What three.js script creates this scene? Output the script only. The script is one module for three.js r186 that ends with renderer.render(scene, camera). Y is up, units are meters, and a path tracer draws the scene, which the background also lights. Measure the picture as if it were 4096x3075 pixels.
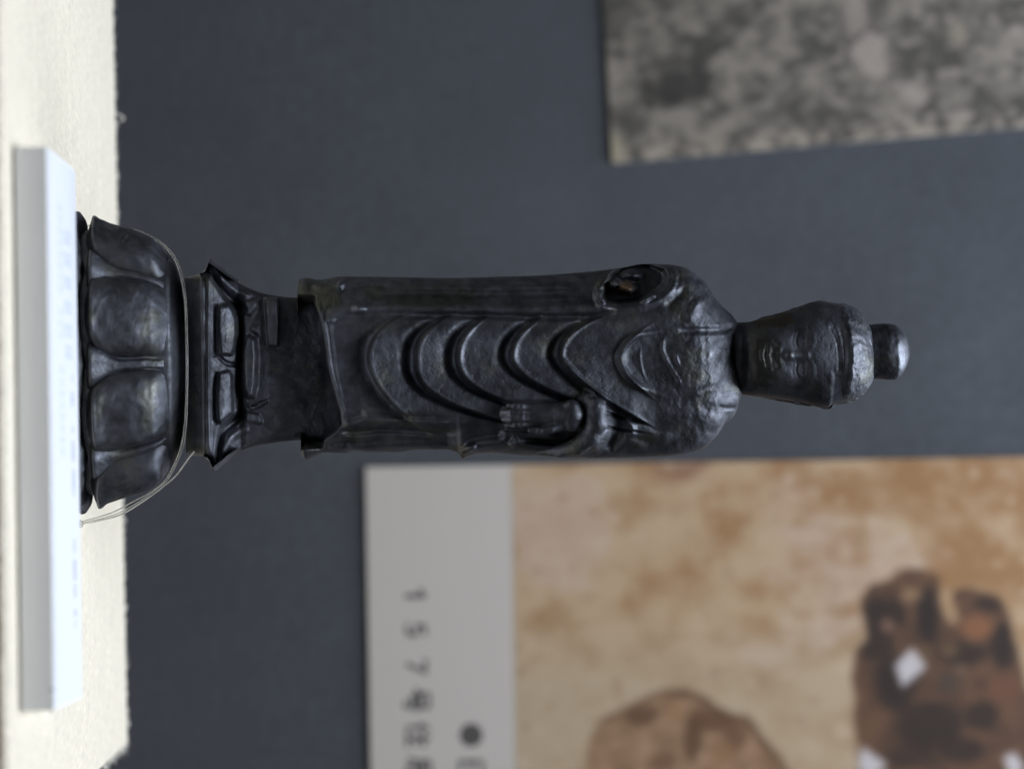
import * as THREE from 'three';
import { RectAreaLightUniformsLib } from 'three/addons/lights/RectAreaLightUniformsLib.js';
import { ImprovedNoise } from 'three/addons/math/ImprovedNoise.js';
import { mergeGeometries } from 'three/addons/utils/BufferGeometryUtils.js';
import { RoundedBoxGeometry } from 'three/addons/geometries/RoundedBoxGeometry.js';

// ------------------------------------------------------------------ camera, light, exposure
// The photograph was taken with the camera turned on its side: the world's "up" points to the picture's right.
// One sculpting unit is 0.06 mm; D is the distance from the lens to the statuette's axis in those units.
const S = 6e-5, D = 14000, EYE = 1748, ROLL = THREE.MathUtils.degToRad(1.05);
const CR = Math.cos(ROLL), SR = Math.sin(ROLL);
const scene = new THREE.Scene();
scene.background = new THREE.Color().setRGB(0.022, 0.022, 0.022);      // the dim gallery round the display
const camera = new THREE.PerspectiveCamera(2 * THREE.MathUtils.radToDeg(Math.atan(1537.5 / D)), 4 / 3, 0.02, 20);
camera.position.set(0, EYE * S, D * S);
camera.up.set(-CR, SR, 0);
camera.lookAt(0, EYE * S, 0);
camera.focus = 0.836;
camera.userData.fStop = 8.0;
camera.updateMatrixWorld();

RectAreaLightUniformsLib.init();
const renderer = new THREE.WebGLRenderer({ antialias: true });
renderer.toneMapping = THREE.LinearToneMapping;
renderer.toneMappingExposure = 1.0;
renderer.shadowMap.enabled = true;
function areaLight(w, h, color, intensity, pos, target) {
  const l = new THREE.RectAreaLight(color, intensity, w, h);
  l.position.set(...pos); l.lookAt(...target); scene.add(l); return l;
}
areaLight(0.70, 0.20, new THREE.Color().setRGB(0.88, 0.94, 1.03), 16.5, [0.05, 0.66, 0.025], [0.04, 0, 0.02]);   // case lamp overhead
areaLight(1.8, 1.1, new THREE.Color().setRGB(1.0, 0.97, 0.93), 2.0, [0.3, 3.1, 1.8], [0, 0.1, 0]);          // added fill light, high behind the viewer, standing in for unseen gallery lighting

// ------------------------------------------------------------------ helpers
let seed = 7;
const rnd = () => { seed = (seed * 1664525 + 1013904223) % 4294967296; return seed / 4294967296; };
const pn = new ImprovedNoise();
const N3 = (x, y, z) => pn.noise(x + 31.7, y + 11.3, z + 57.1);
const fbm = (x, y, z, o = 4) => { let s = 0, a = 0.5; for (let i = 0; i < o; i++) { s += a * N3(x, y, z + i * 9.2); x *= 2.03; y *= 2.03; z *= 2.03; a *= 0.5; } return s; };
const clamp = (x, a = 0, b = 1) => Math.min(b, Math.max(a, x));
const sm = (a, b, x) => { const t = clamp((x - a) / (b - a)); return t * t * (3 - 2 * t); };
const mix = (a, b, t) => a + (b - a) * t;
function tab(pts, x) {                                  // smooth (monotone-ish) table lookup
  const n = pts.length; if (x <= pts[0][0]) return pts[0][1]; if (x >= pts[n - 1][0]) return pts[n - 1][1];
  let i = 0; while (x > pts[i + 1][0]) i++;
  const h = pts[i + 1][0] - pts[i][0], t = (x - pts[i][0]) / h, d = (k) => (pts[k + 1][1] - pts[k][1]) / (pts[k + 1][0] - pts[k][0]);
  const d1 = d(i), m = (k) => { if (k <= 0) return d(0); if (k >= n - 1) return d(n - 2); const p = d(k - 1), q = d(k); return p * q <= 0 ? 0 : 2 * p * q / (p + q); };
  const m0 = m(i), m1 = m(i + 1), y0 = pts[i][1], y1 = pts[i + 1][1], t2 = t * t, t3 = t2 * t;
  return y0 * (2 * t3 - 3 * t2 + 1) + m0 * h * (t3 - 2 * t2 + t) + y1 * (-2 * t3 + 3 * t2) + m1 * h * (t3 - t2);
}
// drawing coordinates (u along the height, v to the right, measured on the photograph) <-> sculpture coordinates (a right, b up, z forward)
const toA = (u, v, z = 0) => ((u - 2048) * SR + (v - 1537) * CR) * (1 - z / D) + 105;
const toB = (u, v, z = 0) => ((u - 2048) * CR - (v - 1537) * SR) * (1 - z / D) + EYE;
const toUV = (a, b, z) => { const k = 1 / (1 - z / D), X = (a - 105) * k, Y = (b - EYE) * k; return [2048 + X * SR + Y * CR, 1537 + X * CR - Y * SR]; };
const W = (a, b, z) => new THREE.Vector3((a - 105) * S, b * S, z * S);   // to metres
const WP = (u, v, z) => W(toA(u, v, z), toB(u, v, z), z);
const names = {};
const numbered = (n) => { names[n] = (names[n] || 0) + 1; return names[n] === 1 ? n : `${n}_${String(names[n] - 1).padStart(3, '0')}`; };
function mesh(name, geo, mat, parent) {
  const m = new THREE.Mesh(geo, mat); m.name = parent === scene ? numbered(name) : name;
  m.castShadow = m.receiveShadow = true; parent.add(m); return m;
}
function thing(name, label, category, group) {
  const g = new THREE.Group(); g.name = numbered(name); g.userData = { label, category }; if (group) g.userData.group = group;
  scene.add(g); return g;
}
function structure(name, geo, mat, label) { const m = mesh(name, geo, mat, scene); m.userData = { kind: 'structure', label }; return m; }
function dataTex(w, h, fn, color) {                     // fn(x, y) -> [r, g, b] 0..255 (sRGB when color)
  const d = new Uint8Array(w * h * 4);
  for (let y = 0; y < h; y++) for (let x = 0; x < w; x++) { const c = fn((x + 0.5) / w, (y + 0.5) / h), o = (y * w + x) * 4; d[o] = clamp(c[0], 0, 255); d[o + 1] = clamp(c[1], 0, 255); d[o + 2] = clamp(c[2], 0, 255); d[o + 3] = 255; }
  const t = new THREE.DataTexture(d, w, h); t.magFilter = THREE.LinearFilter; t.minFilter = THREE.LinearMipmapLinearFilter; t.generateMipmaps = true;
  t.wrapS = t.wrapT = THREE.RepeatWrapping; if (color) t.colorSpace = THREE.SRGBColorSpace; t.needsUpdate = true; return t;
}
function blurred(w, h, fn, r, from) {                    // a soft photographic print: fn over the grid, then box-blurred rows from "from" up
  let A = new Float32Array(w * h * 3); for (let y = 0; y < h; y++) for (let x = 0; x < w; x++) { const c = fn((x + 0.5) / w, (y + 0.5) / h), o = (y * w + x) * 3; A[o] = c[0]; A[o + 1] = c[1]; A[o + 2] = c[2]; }
  const y0 = Math.ceil(from * h);
  for (let pass = 0; pass < 2; pass++) for (const dir of [0, 1]) { const B = A.slice();
    const n = dir ? h - y0 : w, lines = dir ? w : h - y0;
    for (let l = 0; l < lines; l++) for (let c = 0; c < 3; c++) { const at = (i) => { i = Math.max(0, Math.min(n - 1, i)); return (dir ? ((y0 + i) * w + l) : ((y0 + l) * w + i)) * 3 + c; };
      let sum = 0; for (let i = -r; i <= r; i++) sum += A[at(i)]; for (let i = 0; i < n; i++) { B[at(i)] = sum / (2 * r + 1); sum += A[at(i + r + 1)] - A[at(i - r)]; } }
    A = B; }
  return dataTex(w, h, (x, y) => { const o = (Math.floor(y * h) * w + Math.floor(x * w)) * 3; return [A[o], A[o + 1], A[o + 2]]; }, true);
}
// noise that repeats seamlessly over the unit square
const tile = (x, y, f, o = 3) => { const X = x * f, Y = y * f, sx = x, sy = y; const g = (a, b) => fbm(a, b, f, o);
  return (g(X, Y) * (1 - sx) * (1 - sy) + g(X - f, Y) * sx * (1 - sy) + g(X, Y - f) * (1 - sx) * sy + g(X - f, Y - f) * sx * sy); };

// ------------------------------------------------------------------ relief: a sculpted height map in drawing coordinates
class Relief {
  constructor(u0, u1, v0, v1, c) { Object.assign(this, { u0, v0, c }); this.nu = Math.ceil((u1 - u0) / c) + 1; this.nv = Math.ceil((v1 - v0) / c) + 1; this.h = new Float32Array(this.nu * this.nv); }
  each(fn, box) {
    const { u0, v0, c, nu, nv, h } = this, i0 = box ? Math.max(0, Math.floor((box[0] - u0) / c)) : 0, i1 = box ? Math.min(nu - 1, Math.ceil((box[1] - u0) / c)) : nu - 1;
    const j0 = box ? Math.max(0, Math.floor((box[2] - v0) / c)) : 0, j1 = box ? Math.min(nv - 1, Math.ceil((box[3] - v0) / c)) : nv - 1;
    for (let i = i0; i <= i1; i++) for (let j = j0; j <= j1; j++) h[i * nv + j] = fn(u0 + i * c, v0 + j * c, h[i * nv + j]);
    return this;
  }
  // a rounded ridge (or groove) along a polyline; radius and height may vary along it
  stroke(pts, r, height, { power = 2, max = false, taper = 0 } = {}) {
    const P = smoothLine(pts, 8), R = Math.abs(r) * 1.05, us = P.map((p) => p[0]), vs = P.map((p) => p[1]);
    return this.each((u, v, h) => {
      let best = 1e9, at = 0;
      for (let i = 0; i + 1 < P.length; i++) {
        const [a, b] = P[i], dx = P[i + 1][0] - a, dy = P[i + 1][1] - b, t = clamp(((u - a) * dx + (v - b) * dy) / (dx * dx + dy * dy + 1e-9));
        const d = Math.hypot(u - a - dx * t, v - b - dy * t); if (d < best) { best = d; at = (i + t) / (P.length - 1); }
      }
      const e = best / r; if (e >= 1) return h;
      const f = taper ? Math.min(1, sm(0, taper, at), sm(0, taper, 1 - at)) : 1;
      const k = height * f * Math.pow(1 - Math.pow(e, power), power === 2 ? 2 : 0.5);
      return max ? Math.max(h, k) : h + k;
    }, [Math.min(...us) - R, Math.max(...us) + R, Math.min(...vs) - R, Math.max(...vs) + R]);
  }
  // a raised (or sunken) flat shape with a bevelled edge
  poly(pts, height, edge, fn) {
    const us = pts.map((p) => p[0]), vs = pts.map((p) => p[1]);
    return this.each((u, v, h) => {
      let d = 1e9, ins = false;
      for (let i = 0, j = pts.length - 1; i < pts.length; j = i++) {
        const [a, b] = pts[i], [e, f] = pts[j], dx = e - a, dy = f - b, t = clamp(((u - a) * dx + (v - b) * dy) / (dx * dx + dy * dy));
        d = Math.min(d, Math.hypot(u - a - dx * t, v - b - dy * t));
        if ((b > v) !== (f > v) && u < (e - a) * (v - b) / (f - b) + a) ins = !ins;
      }
      if (!ins) return h;
      return h + height * sm(0, edge, d) * (fn ? fn(u, v, d) : 1);
    }, [Math.min(...us), Math.max(...us), Math.min(...vs), Math.max(...vs)]);
  }
  bump(u, v, ru, rv, height) { return this.each((x, y, h) => { const e = ((x - u) / ru) ** 2 + ((y - v) / rv) ** 2; return e < 1 ? h + height * (1 - e) ** 2 : h; }, [u - ru, u + ru, v - rv, v + rv]); }
  at(u, v) {
    const { u0, v0, c, nu, nv, h } = this, x = clamp((u - u0) / c, 0, nu - 1.001), y = clamp((v - v0) / c, 0, nv - 1.001), i = x | 0, j = y | 0, s = x - i, t = y - j, k = i * nv + j;
    return mix(mix(h[k], h[k + 1], t), mix(h[k + nv], h[k + nv + 1], t), s);
  }
}
function smoothLine(pts, n) {
  if (pts.length < 3) return pts;
  const c = new THREE.CatmullRomCurve3(pts.map(([u, v]) => new THREE.Vector3(u, v, 0)), false, 'centripetal');
  return c.getPoints((pts.length - 1) * n).map((p) => [p.x, p.y]);
}
// a body of super-elliptic cross-sections; sec(b) -> {c, w, f, k, n, zc}; relief(a, b, z, sin) -> {dz, dr}
function loft({ b0, b1, rows, cols, sec, relief, color, capTop = true, capBottom = true, frontBias = 0.62, rowAt }) {
  const pos = [], col = [], uv = [], idx = [];
  const phis = []; const nf = Math.round(cols * frontBias), nb = cols - nf;
  for (let i = 0; i < nf; i++) phis.push(Math.PI * i / nf);
  for (let i = 0; i <= nb; i++) phis.push(Math.PI + Math.PI * i / nb);
  const K = phis.length;
  for (let r = 0; r <= rows; r++) {
    const t = r / rows, b = rowAt ? rowAt(t) : mix(b0, b1, t), s = sec(b);
    for (let i = 0; i < K; i++) {
      const ph = i === K - 1 ? 0 : phis[i], cx = Math.cos(ph), sz = Math.sin(ph), d = sz >= 0 ? s.f : s.k;
      const rr = 1 / Math.pow(Math.pow(Math.abs(cx) / s.w, s.n) + Math.pow(Math.abs(sz) / d, s.n), 1 / s.n);
      let a = s.c + rr * cx, z = (s.zc || 0) + rr * sz, bb = b;
      if (relief) { const o = relief(a, bb, z, sz, cx, s); a += o.da || 0; z += o.dz || 0; bb += o.db || 0; }
      const p = W(a, bb, z); pos.push(p.x, p.y, p.z); uv.push(phis[i] * s.w * S / 0.03, b * S / 0.03);
      const c = color ? color(a, bb, z) : [1, 1, 1]; col.push(...c);
    }
  }
  for (let r = 0; r < rows; r++) for (let i = 0; i < K - 1; i++) { const q = r * K + i; idx.push(q, q + K, q + 1, q + 1, q + K, q + K + 1); }
  const cap = (r, up) => { const s = sec(rowAt ? rowAt(r / rows) : mix(b0, b1, r / rows)); let ax = 0, ay = 0, az = 0; for (let i = 0; i < K - 1; i++) { const o = (r * K + i) * 3; ax += pos[o]; ay += pos[o + 1]; az += pos[o + 2]; }
    const n = K - 1, o = pos.length / 3; pos.push(ax / n, ay / n, az / n); uv.push(0.5, 0.5); col.push(...(color ? color(s.c, ay / n / S, 0) : [1, 1, 1]));
    for (let i = 0; i < K - 1; i++) up ? idx.push(r * K + i, o, r * K + i + 1) : idx.push(r * K + i, r * K + i + 1, o); };
  if (capTop) cap(rows, true); if (capBottom) cap(0, false);
  const g = new THREE.BufferGeometry();
  g.setAttribute('position', new THREE.Float32BufferAttribute(pos, 3)); g.setAttribute('uv', new THREE.Float32BufferAttribute(uv, 2)); g.setAttribute('color', new THREE.Float32BufferAttribute(col, 3));
  g.setIndex(idx); g.computeVertexNormals();
  const nr = g.attributes.normal;                                   // close the shading seam
  for (let r = 0; r <= rows; r++) { const p = r * K, q = p + K - 1; const x = nr.getX(p) + nr.getX(q), y = nr.getY(p) + nr.getY(q), z = nr.getZ(p) + nr.getZ(q), l = Math.hypot(x, y, z) || 1; nr.setXYZ(p, x / l, y / l, z / l); nr.setXYZ(q, x / l, y / l, z / l); }
  return g;
}
// a grid patch: fn(p, q) -> Vector3 (metres)
function patch(np, nq, fn, color, uvScale = 0.03) {
  const pos = [], uv = [], col = [], idx = [];
  for (let j = 0; j <= nq; j++) for (let i = 0; i <= np; i++) { const v = fn(i / np, j / nq); pos.push(v.x, v.y, v.z); uv.push(v.x / uvScale + 0.3 * v.z / uvScale, v.y / uvScale); col.push(...(color ? color(v) : [1, 1, 1])); }
  for (let j = 0; j < nq; j++) for (let i = 0; i < np; i++) { const k = j * (np + 1) + i; idx.push(k, k + 1, k + np + 1, k + 1, k + np + 2, k + np + 1); }
  const g = new THREE.BufferGeometry();
  g.setAttribute('position', new THREE.Float32BufferAttribute(pos, 3)); g.setAttribute('uv', new THREE.Float32BufferAttribute(uv, 2)); g.setAttribute('color', new THREE.Float32BufferAttribute(col, 3));
  g.setIndex(idx); g.computeVertexNormals(); return g;
}
// surface nets over a distance field given in sculpture coordinates
function surfaceNets(lo, hi, c, f, color) {
  const nx = Math.ceil((hi[0] - lo[0]) / c) + 1, ny = Math.ceil((hi[1] - lo[1]) / c) + 1, nz = Math.ceil((hi[2] - lo[2]) / c) + 1, v = new Float32Array(nx * ny * nz), id = (i, j, k) => (i * ny + j) * nz + k;
  for (let i = 0; i < nx; i++) for (let j = 0; j < ny; j++) for (let k = 0; k < nz; k++) v[id(i, j, k)] = f(lo[0] + i * c, lo[1] + j * c, lo[2] + k * c);
  const cell = new Int32Array(nx * ny * nz).fill(-1), pos = [], idx = [], uv = [], col = [];
  for (let i = 0; i < nx - 1; i++) for (let j = 0; j < ny - 1; j++) for (let k = 0; k < nz - 1; k++) {
    let n = 0, x = 0, y = 0, z = 0;
    for (let e = 0; e < 12; e++) {
      const ax = e >> 2, p = e & 1, q = (e >> 1) & 1, A = ax === 0 ? [0, p, q] : ax === 1 ? [p, 0, q] : [p, q, 0], B = [...A]; B[ax] = 1;
      const s = v[id(i + A[0], j + A[1], k + A[2])], t = v[id(i + B[0], j + B[1], k + B[2])];
      if ((s < 0) !== (t < 0)) { const m = s / (s - t); x += A[0] + (B[0] - A[0]) * m; y += A[1] + (B[1] - A[1]) * m; z += A[2] + (B[2] - A[2]) * m; n++; }
    }
    if (n) { cell[id(i, j, k)] = pos.length / 3; const a = lo[0] + (i + x / n) * c, b = lo[1] + (j + y / n) * c, d = lo[2] + (k + z / n) * c, P = W(a, b, d); pos.push(P.x, P.y, P.z); uv.push(P.x / 0.03 + 0.3 * P.z / 0.03, P.y / 0.03); col.push(...(color ? color(a, b, d) : [1, 1, 1])); }
  }
  for (let i = 1; i < nx - 1; i++) for (let j = 1; j < ny - 1; j++) for (let k = 1; k < nz - 1; k++) {
    const s = v[id(i, j, k)] < 0, quad = (a, b, c2, d, flip) => flip ? idx.push(a, b, c2, a, c2, d) : idx.push(a, c2, b, a, d, c2);
    if (s !== (v[id(i + 1, j, k)] < 0)) quad(cell[id(i, j - 1, k - 1)], cell[id(i, j, k - 1)], cell[id(i, j, k)], cell[id(i, j - 1, k)], s);
    if (s !== (v[id(i, j + 1, k)] < 0)) quad(cell[id(i - 1, j, k - 1)], cell[id(i, j, k - 1)], cell[id(i, j, k)], cell[id(i - 1, j, k)], !s);
    if (s !== (v[id(i, j, k + 1)] < 0)) quad(cell[id(i - 1, j - 1, k)], cell[id(i, j - 1, k)], cell[id(i, j, k)], cell[id(i - 1, j, k)], s);
  }
  const g = new THREE.BufferGeometry();
  g.setAttribute('position', new THREE.Float32BufferAttribute(pos, 3)); g.setAttribute('uv', new THREE.Float32BufferAttribute(uv, 2)); g.setAttribute('color', new THREE.Float32BufferAttribute(col, 3));
  g.setIndex(idx); g.computeVertexNormals(); return g;
}

// ------------------------------------------------------------------ materials
const bumpBronze = dataTex(512, 512, (x, y) => { const s = tile(x, y, 7, 4) * 1.0 + tile(x, y, 42, 2) * 0.75; const pit = Math.max(0, tile(x + 0.37, y, 26, 2) - 0.18) * 2.2; const g = 128 + 150 * (s - pit); return [g, g, g]; });
const roughBronze = dataTex(512, 512, (x, y) => { const s = tile(x, y, 9, 4) * 0.9 + tile(x, y, 60, 2) * 0.5; const g = 178 + 130 * s; return [g, g, g]; });
const bronze = new THREE.MeshStandardMaterial({ color: 0xffffff, vertexColors: true, metalness: 0.94, roughness: 0.82, roughnessMap: roughBronze, bumpMap: bumpBronze, bumpScale: 0.00017 });
const bronzeSmooth = bronze.clone(); bronzeSmooth.bumpScale = 0.00007; bronzeSmooth.roughness = 0.74;
// patina: near-black brown bronze with bluish-grey and olive mineral patches (matter with outlines of its own)
function patina(a, b, z) {
  const n = fbm(a / 110, b / 110, z / 110, 4), m = fbm(a / 40 + 9, b / 40, z / 40, 3), o = sm(0.10, 0.32, fbm(a / 150 + 40, b / 150 + 7, z / 150, 3) + 0.25 * m);
  const k = 0.102 * (1 + 0.75 * n + 0.55 * m);
  const base = [k * 0.91, k * 0.98, k * 1.17];
  return [mix(base[0], 0.118, o * 0.5), mix(base[1], 0.122, o * 0.5), mix(base[2], 0.098, o * 0.5)].map((x) => clamp(x, 0.035, 0.24));
}
const patinaWithTints = (spots) => (a, b, z) => { const c = patina(a, b, z); const [u, v] = toUV(a, b, z);
  for (const [su, sv, ru, rv, rgb, w] of spots) { const e = ((u - su) / ru) ** 2 + ((v - sv) / rv) ** 2 + 0.9 * fbm(a / 28, b / 28, z / 28, 3); if (e < 1) { const t = w * sm(1, 0.35, e); for (let i = 0; i < 3; i++) c[i] = mix(c[i], rgb[i], t); } } return c; };

// ------------------------------------------------------------------ setting: back wall and shelf
const paperBump = dataTex(512, 512, (x, y) => { const g = 128 + 120 * tile(x, y, 60, 3); return [g, g, g]; });
const wallTex = dataTex(512, 512, (x, y) => { const n = tile(x, y, 5, 4), m = tile(x, y, 70, 2); const g = 1 + 0.16 * n + 0.22 * m; return [74 * g, 78 * g, 85 * g]; }, true);
const wallMat = new THREE.MeshStandardMaterial({ map: wallTex, roughness: 0.95, bumpMap: paperBump, bumpScale: 0.0002 });
const ZW = -3400;                                                    // wall plane (20 cm behind the statuette's axis)
{
  const g = new THREE.BoxGeometry(1.2, 0.9, 0.02); g.translate(0, 0.29, ZW * S - 0.01);
  const u = g.attributes.uv; for (let i = 0; i < u.count; i++) u.setXY(i, u.getX(i) * 6, u.getY(i) * 4.5);
  structure('back_wall', g, wallMat, 'slate grey back wall of the display case');
  const f = new THREE.BoxGeometry(1.2, 0.02, 0.40); f.translate(0, -0.0345, -0.003);
  structure('case_floor', f, new THREE.MeshStandardMaterial({ color: new THREE.Color().setRGB(0.22, 0.19, 0.16), roughness: 0.9 }), 'floor of the display case under the cloth-covered plinth');
}

// ------------------------------------------------------------------ plinth covered with cream cloth
const clothBump = dataTex(1024, 1024, (x, y) => {
  const warp = Math.sin(x * Math.PI * 2 * 90 + 2.2 * tile(x, y, 30, 2)), weft = Math.sin(y * Math.PI * 2 * 90 + 2.2 * tile(y, x, 30, 2));
  const g = 118 + 34 * (warp * 0.5 + weft * 0.5) + 150 * tile(x, y * 0.5, 36, 3) + 40 * tile(x, y, 150, 2); return [g, g, g]; });
const clothTex = dataTex(1024, 1024, (x, y) => {
  const n = tile(x, y, 8, 4), f = tile(x * 0.5, y, 70, 3), s = tile(x, y, 24, 2); let c = [224, 217, 201];
  const g = 1 + 0.07 * n + 0.24 * f; c = c.map((k) => k * g);
  if (s > 0.40) { const t = sm(0.40, 0.5, s); c = [mix(c[0], 200, t), mix(c[1], 176, t), mix(c[2], 140, t)]; }
  return c; }, true);
const cloth = new THREE.MeshStandardMaterial({ map: clothTex, bumpMap: clothBump, bumpScale: 0.00034, roughness: 0.95 });
const plinth = thing('cloth_plinth', 'low plinth covered in fuzzy cream cloth under the statuette and the white label block', 'plinth');
{
  // outline on the top plane y = 0, solved from four points of its edges
  const onTop = (u, v) => { const Y = ((u - 2048) * CR - (v - 1537) * SR), X = ((u - 2048) * SR + (v - 1537) * CR), k = -EYE / Y, z = D * (1 - k); return [X * k * S, z * S]; };
  const rl = onTop(452, -60), rr = onTop(511, 2990), fl = onTop(2, 60), fr = onTop(33, 3000);
  const lerpLine = (p, q, x) => p[1] + (q[1] - p[1]) * (x - p[0]) / (q[0] - p[0]);
  const x0 = -0.19, x1 = rr[0], th = 0.024, rad = 0.0022;
  const NX = 420, prof = [];                                          // profile from rear bottom over the top to front bottom: [t across, y, kind]
  prof.push([0, -th]); for (let i = 0; i <= 6; i++) { const a = Math.PI / 2 * i / 6; prof.push([0, 0, i / 6, 'r', a]); }
  const topN = 60; for (let i = 1; i < topN; i++) prof.push([i / topN, 0, 0, 't']);
  for (let i = 0; i <= 6; i++) prof.push([1, 0, i / 6, 'f', Math.PI / 2 * i / 6]); prof.push([1, -th]);
  const g = patch(NX, prof.length - 1, (p, q) => {
    const x = mix(x0, x1, p), k = prof[Math.round(q * (prof.length - 1))], zr = lerpLine(rl, rr, x), zf = lerpLine(fl, fr, x); let y = 0, z;
    const fz = 0.0005 * fbm(x * 700, q * 30, 3, 4);
    if (k[3] === 'r') { y = -rad + rad * Math.sin(k[4]); z = zr + rad - rad * Math.cos(k[4]); y += fz * 1.1; z += fz; }
    else if (k[3] === 'f') { y = -rad + rad * Math.cos(k[4]); z = zf - rad + rad * Math.sin(k[4]); y += fz; z += fz; }
    else if (k[3] === 't') { z = mix(zr + rad, zf - rad, k[0]); y = 0.00012 * fbm(x * 260, z * 260, 5, 3); }
    else { y = -th; z = k[0] ? zf : zr; }
    const edge = sm(x1 - 0.002, x1, x); if (edge > 0 && k[3]) y -= rad * 0.7 * edge * edge;
    return new THREE.Vector3(x, y, z);
  });
  const uv = g.attributes.uv, ps = g.attributes.position; for (let i = 0; i < uv.count; i++) uv.setXY(i, ps.getX(i) / 0.06, (ps.getZ(i) - ps.getY(i)) / 0.06);
  mesh('cloth', g, cloth, plinth);
  const side = new THREE.PlaneGeometry(fr[1] - rr[1], th - 0.0014, 20, 4); side.rotateY(Math.PI / 2); side.translate(x1 - 0.0002, -th / 2 - 0.0007, (rr[1] + fr[1]) / 2 + 0.0005);
  mesh('cloth_side', side, cloth, plinth);
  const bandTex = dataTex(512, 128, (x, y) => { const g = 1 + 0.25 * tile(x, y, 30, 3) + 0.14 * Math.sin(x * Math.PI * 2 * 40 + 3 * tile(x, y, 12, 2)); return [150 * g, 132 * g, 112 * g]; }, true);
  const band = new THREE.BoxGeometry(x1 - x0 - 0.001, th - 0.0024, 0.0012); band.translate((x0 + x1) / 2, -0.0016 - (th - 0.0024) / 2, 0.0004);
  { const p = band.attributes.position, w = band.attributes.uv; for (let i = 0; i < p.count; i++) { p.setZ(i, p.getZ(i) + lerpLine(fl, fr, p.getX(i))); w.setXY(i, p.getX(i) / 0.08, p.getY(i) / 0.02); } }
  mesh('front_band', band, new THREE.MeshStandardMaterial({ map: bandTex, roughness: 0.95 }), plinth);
  // loose fibres standing off the rear edge and the right end
  const fib = [];
  for (let i = 0; i < 900; i++) {
    const onSide = i % 7 === 0, x = onSide ? x1 : mix(x0, x1, rnd()), z = onSide ? mix(rr[1], rr[1] + 0.05, rnd()) : lerpLine(rl, rr, x) + 0.0006 + 0.002 * rnd();
    const L = 0.0005 + 0.0022 * rnd() * rnd(), ang = rnd() * Math.PI * 2, p = [];
    for (let k = 0; k < 4; k++) { const t = k / 3; p.push(new THREE.Vector3(x + Math.cos(ang) * L * t * 0.9, 0.00002 + L * 0.62 * t * (1.25 - 0.5 * t) + (onSide ? -0.001 : -0.0003), z + Math.sin(ang) * L * t * 0.4)); }
    fib.push(new THREE.TubeGeometry(new THREE.CatmullRomCurve3(p), 4, 0.00006 + 0.00007 * rnd(), 4));
  }
  { const x = -0.0745, z = lerpLine(rl, rr, x) + 0.0005; for (let k = 0; k < 9; k++) { const p = []; for (let j = 0; j < 6; j++) { const t = j / 5; p.push(new THREE.Vector3(x + 0.0022 * t + 0.0004 * (rnd() - 0.5), 0.0002 + 0.0018 * Math.sin(t * 2.6) + 0.0003 * rnd(), z + 0.0004 * rnd())); } fib.push(new THREE.TubeGeometry(new THREE.CatmullRomCurve3(p), 10, 0.00011, 5)); } }
  const fm = mesh('loose_fibre', mergeGeometries(fib), new THREE.MeshStandardMaterial({ color: 0xd9d8d2, roughness: 1 }), plinth); fm.userData.kind = 'stuff';
}

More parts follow.
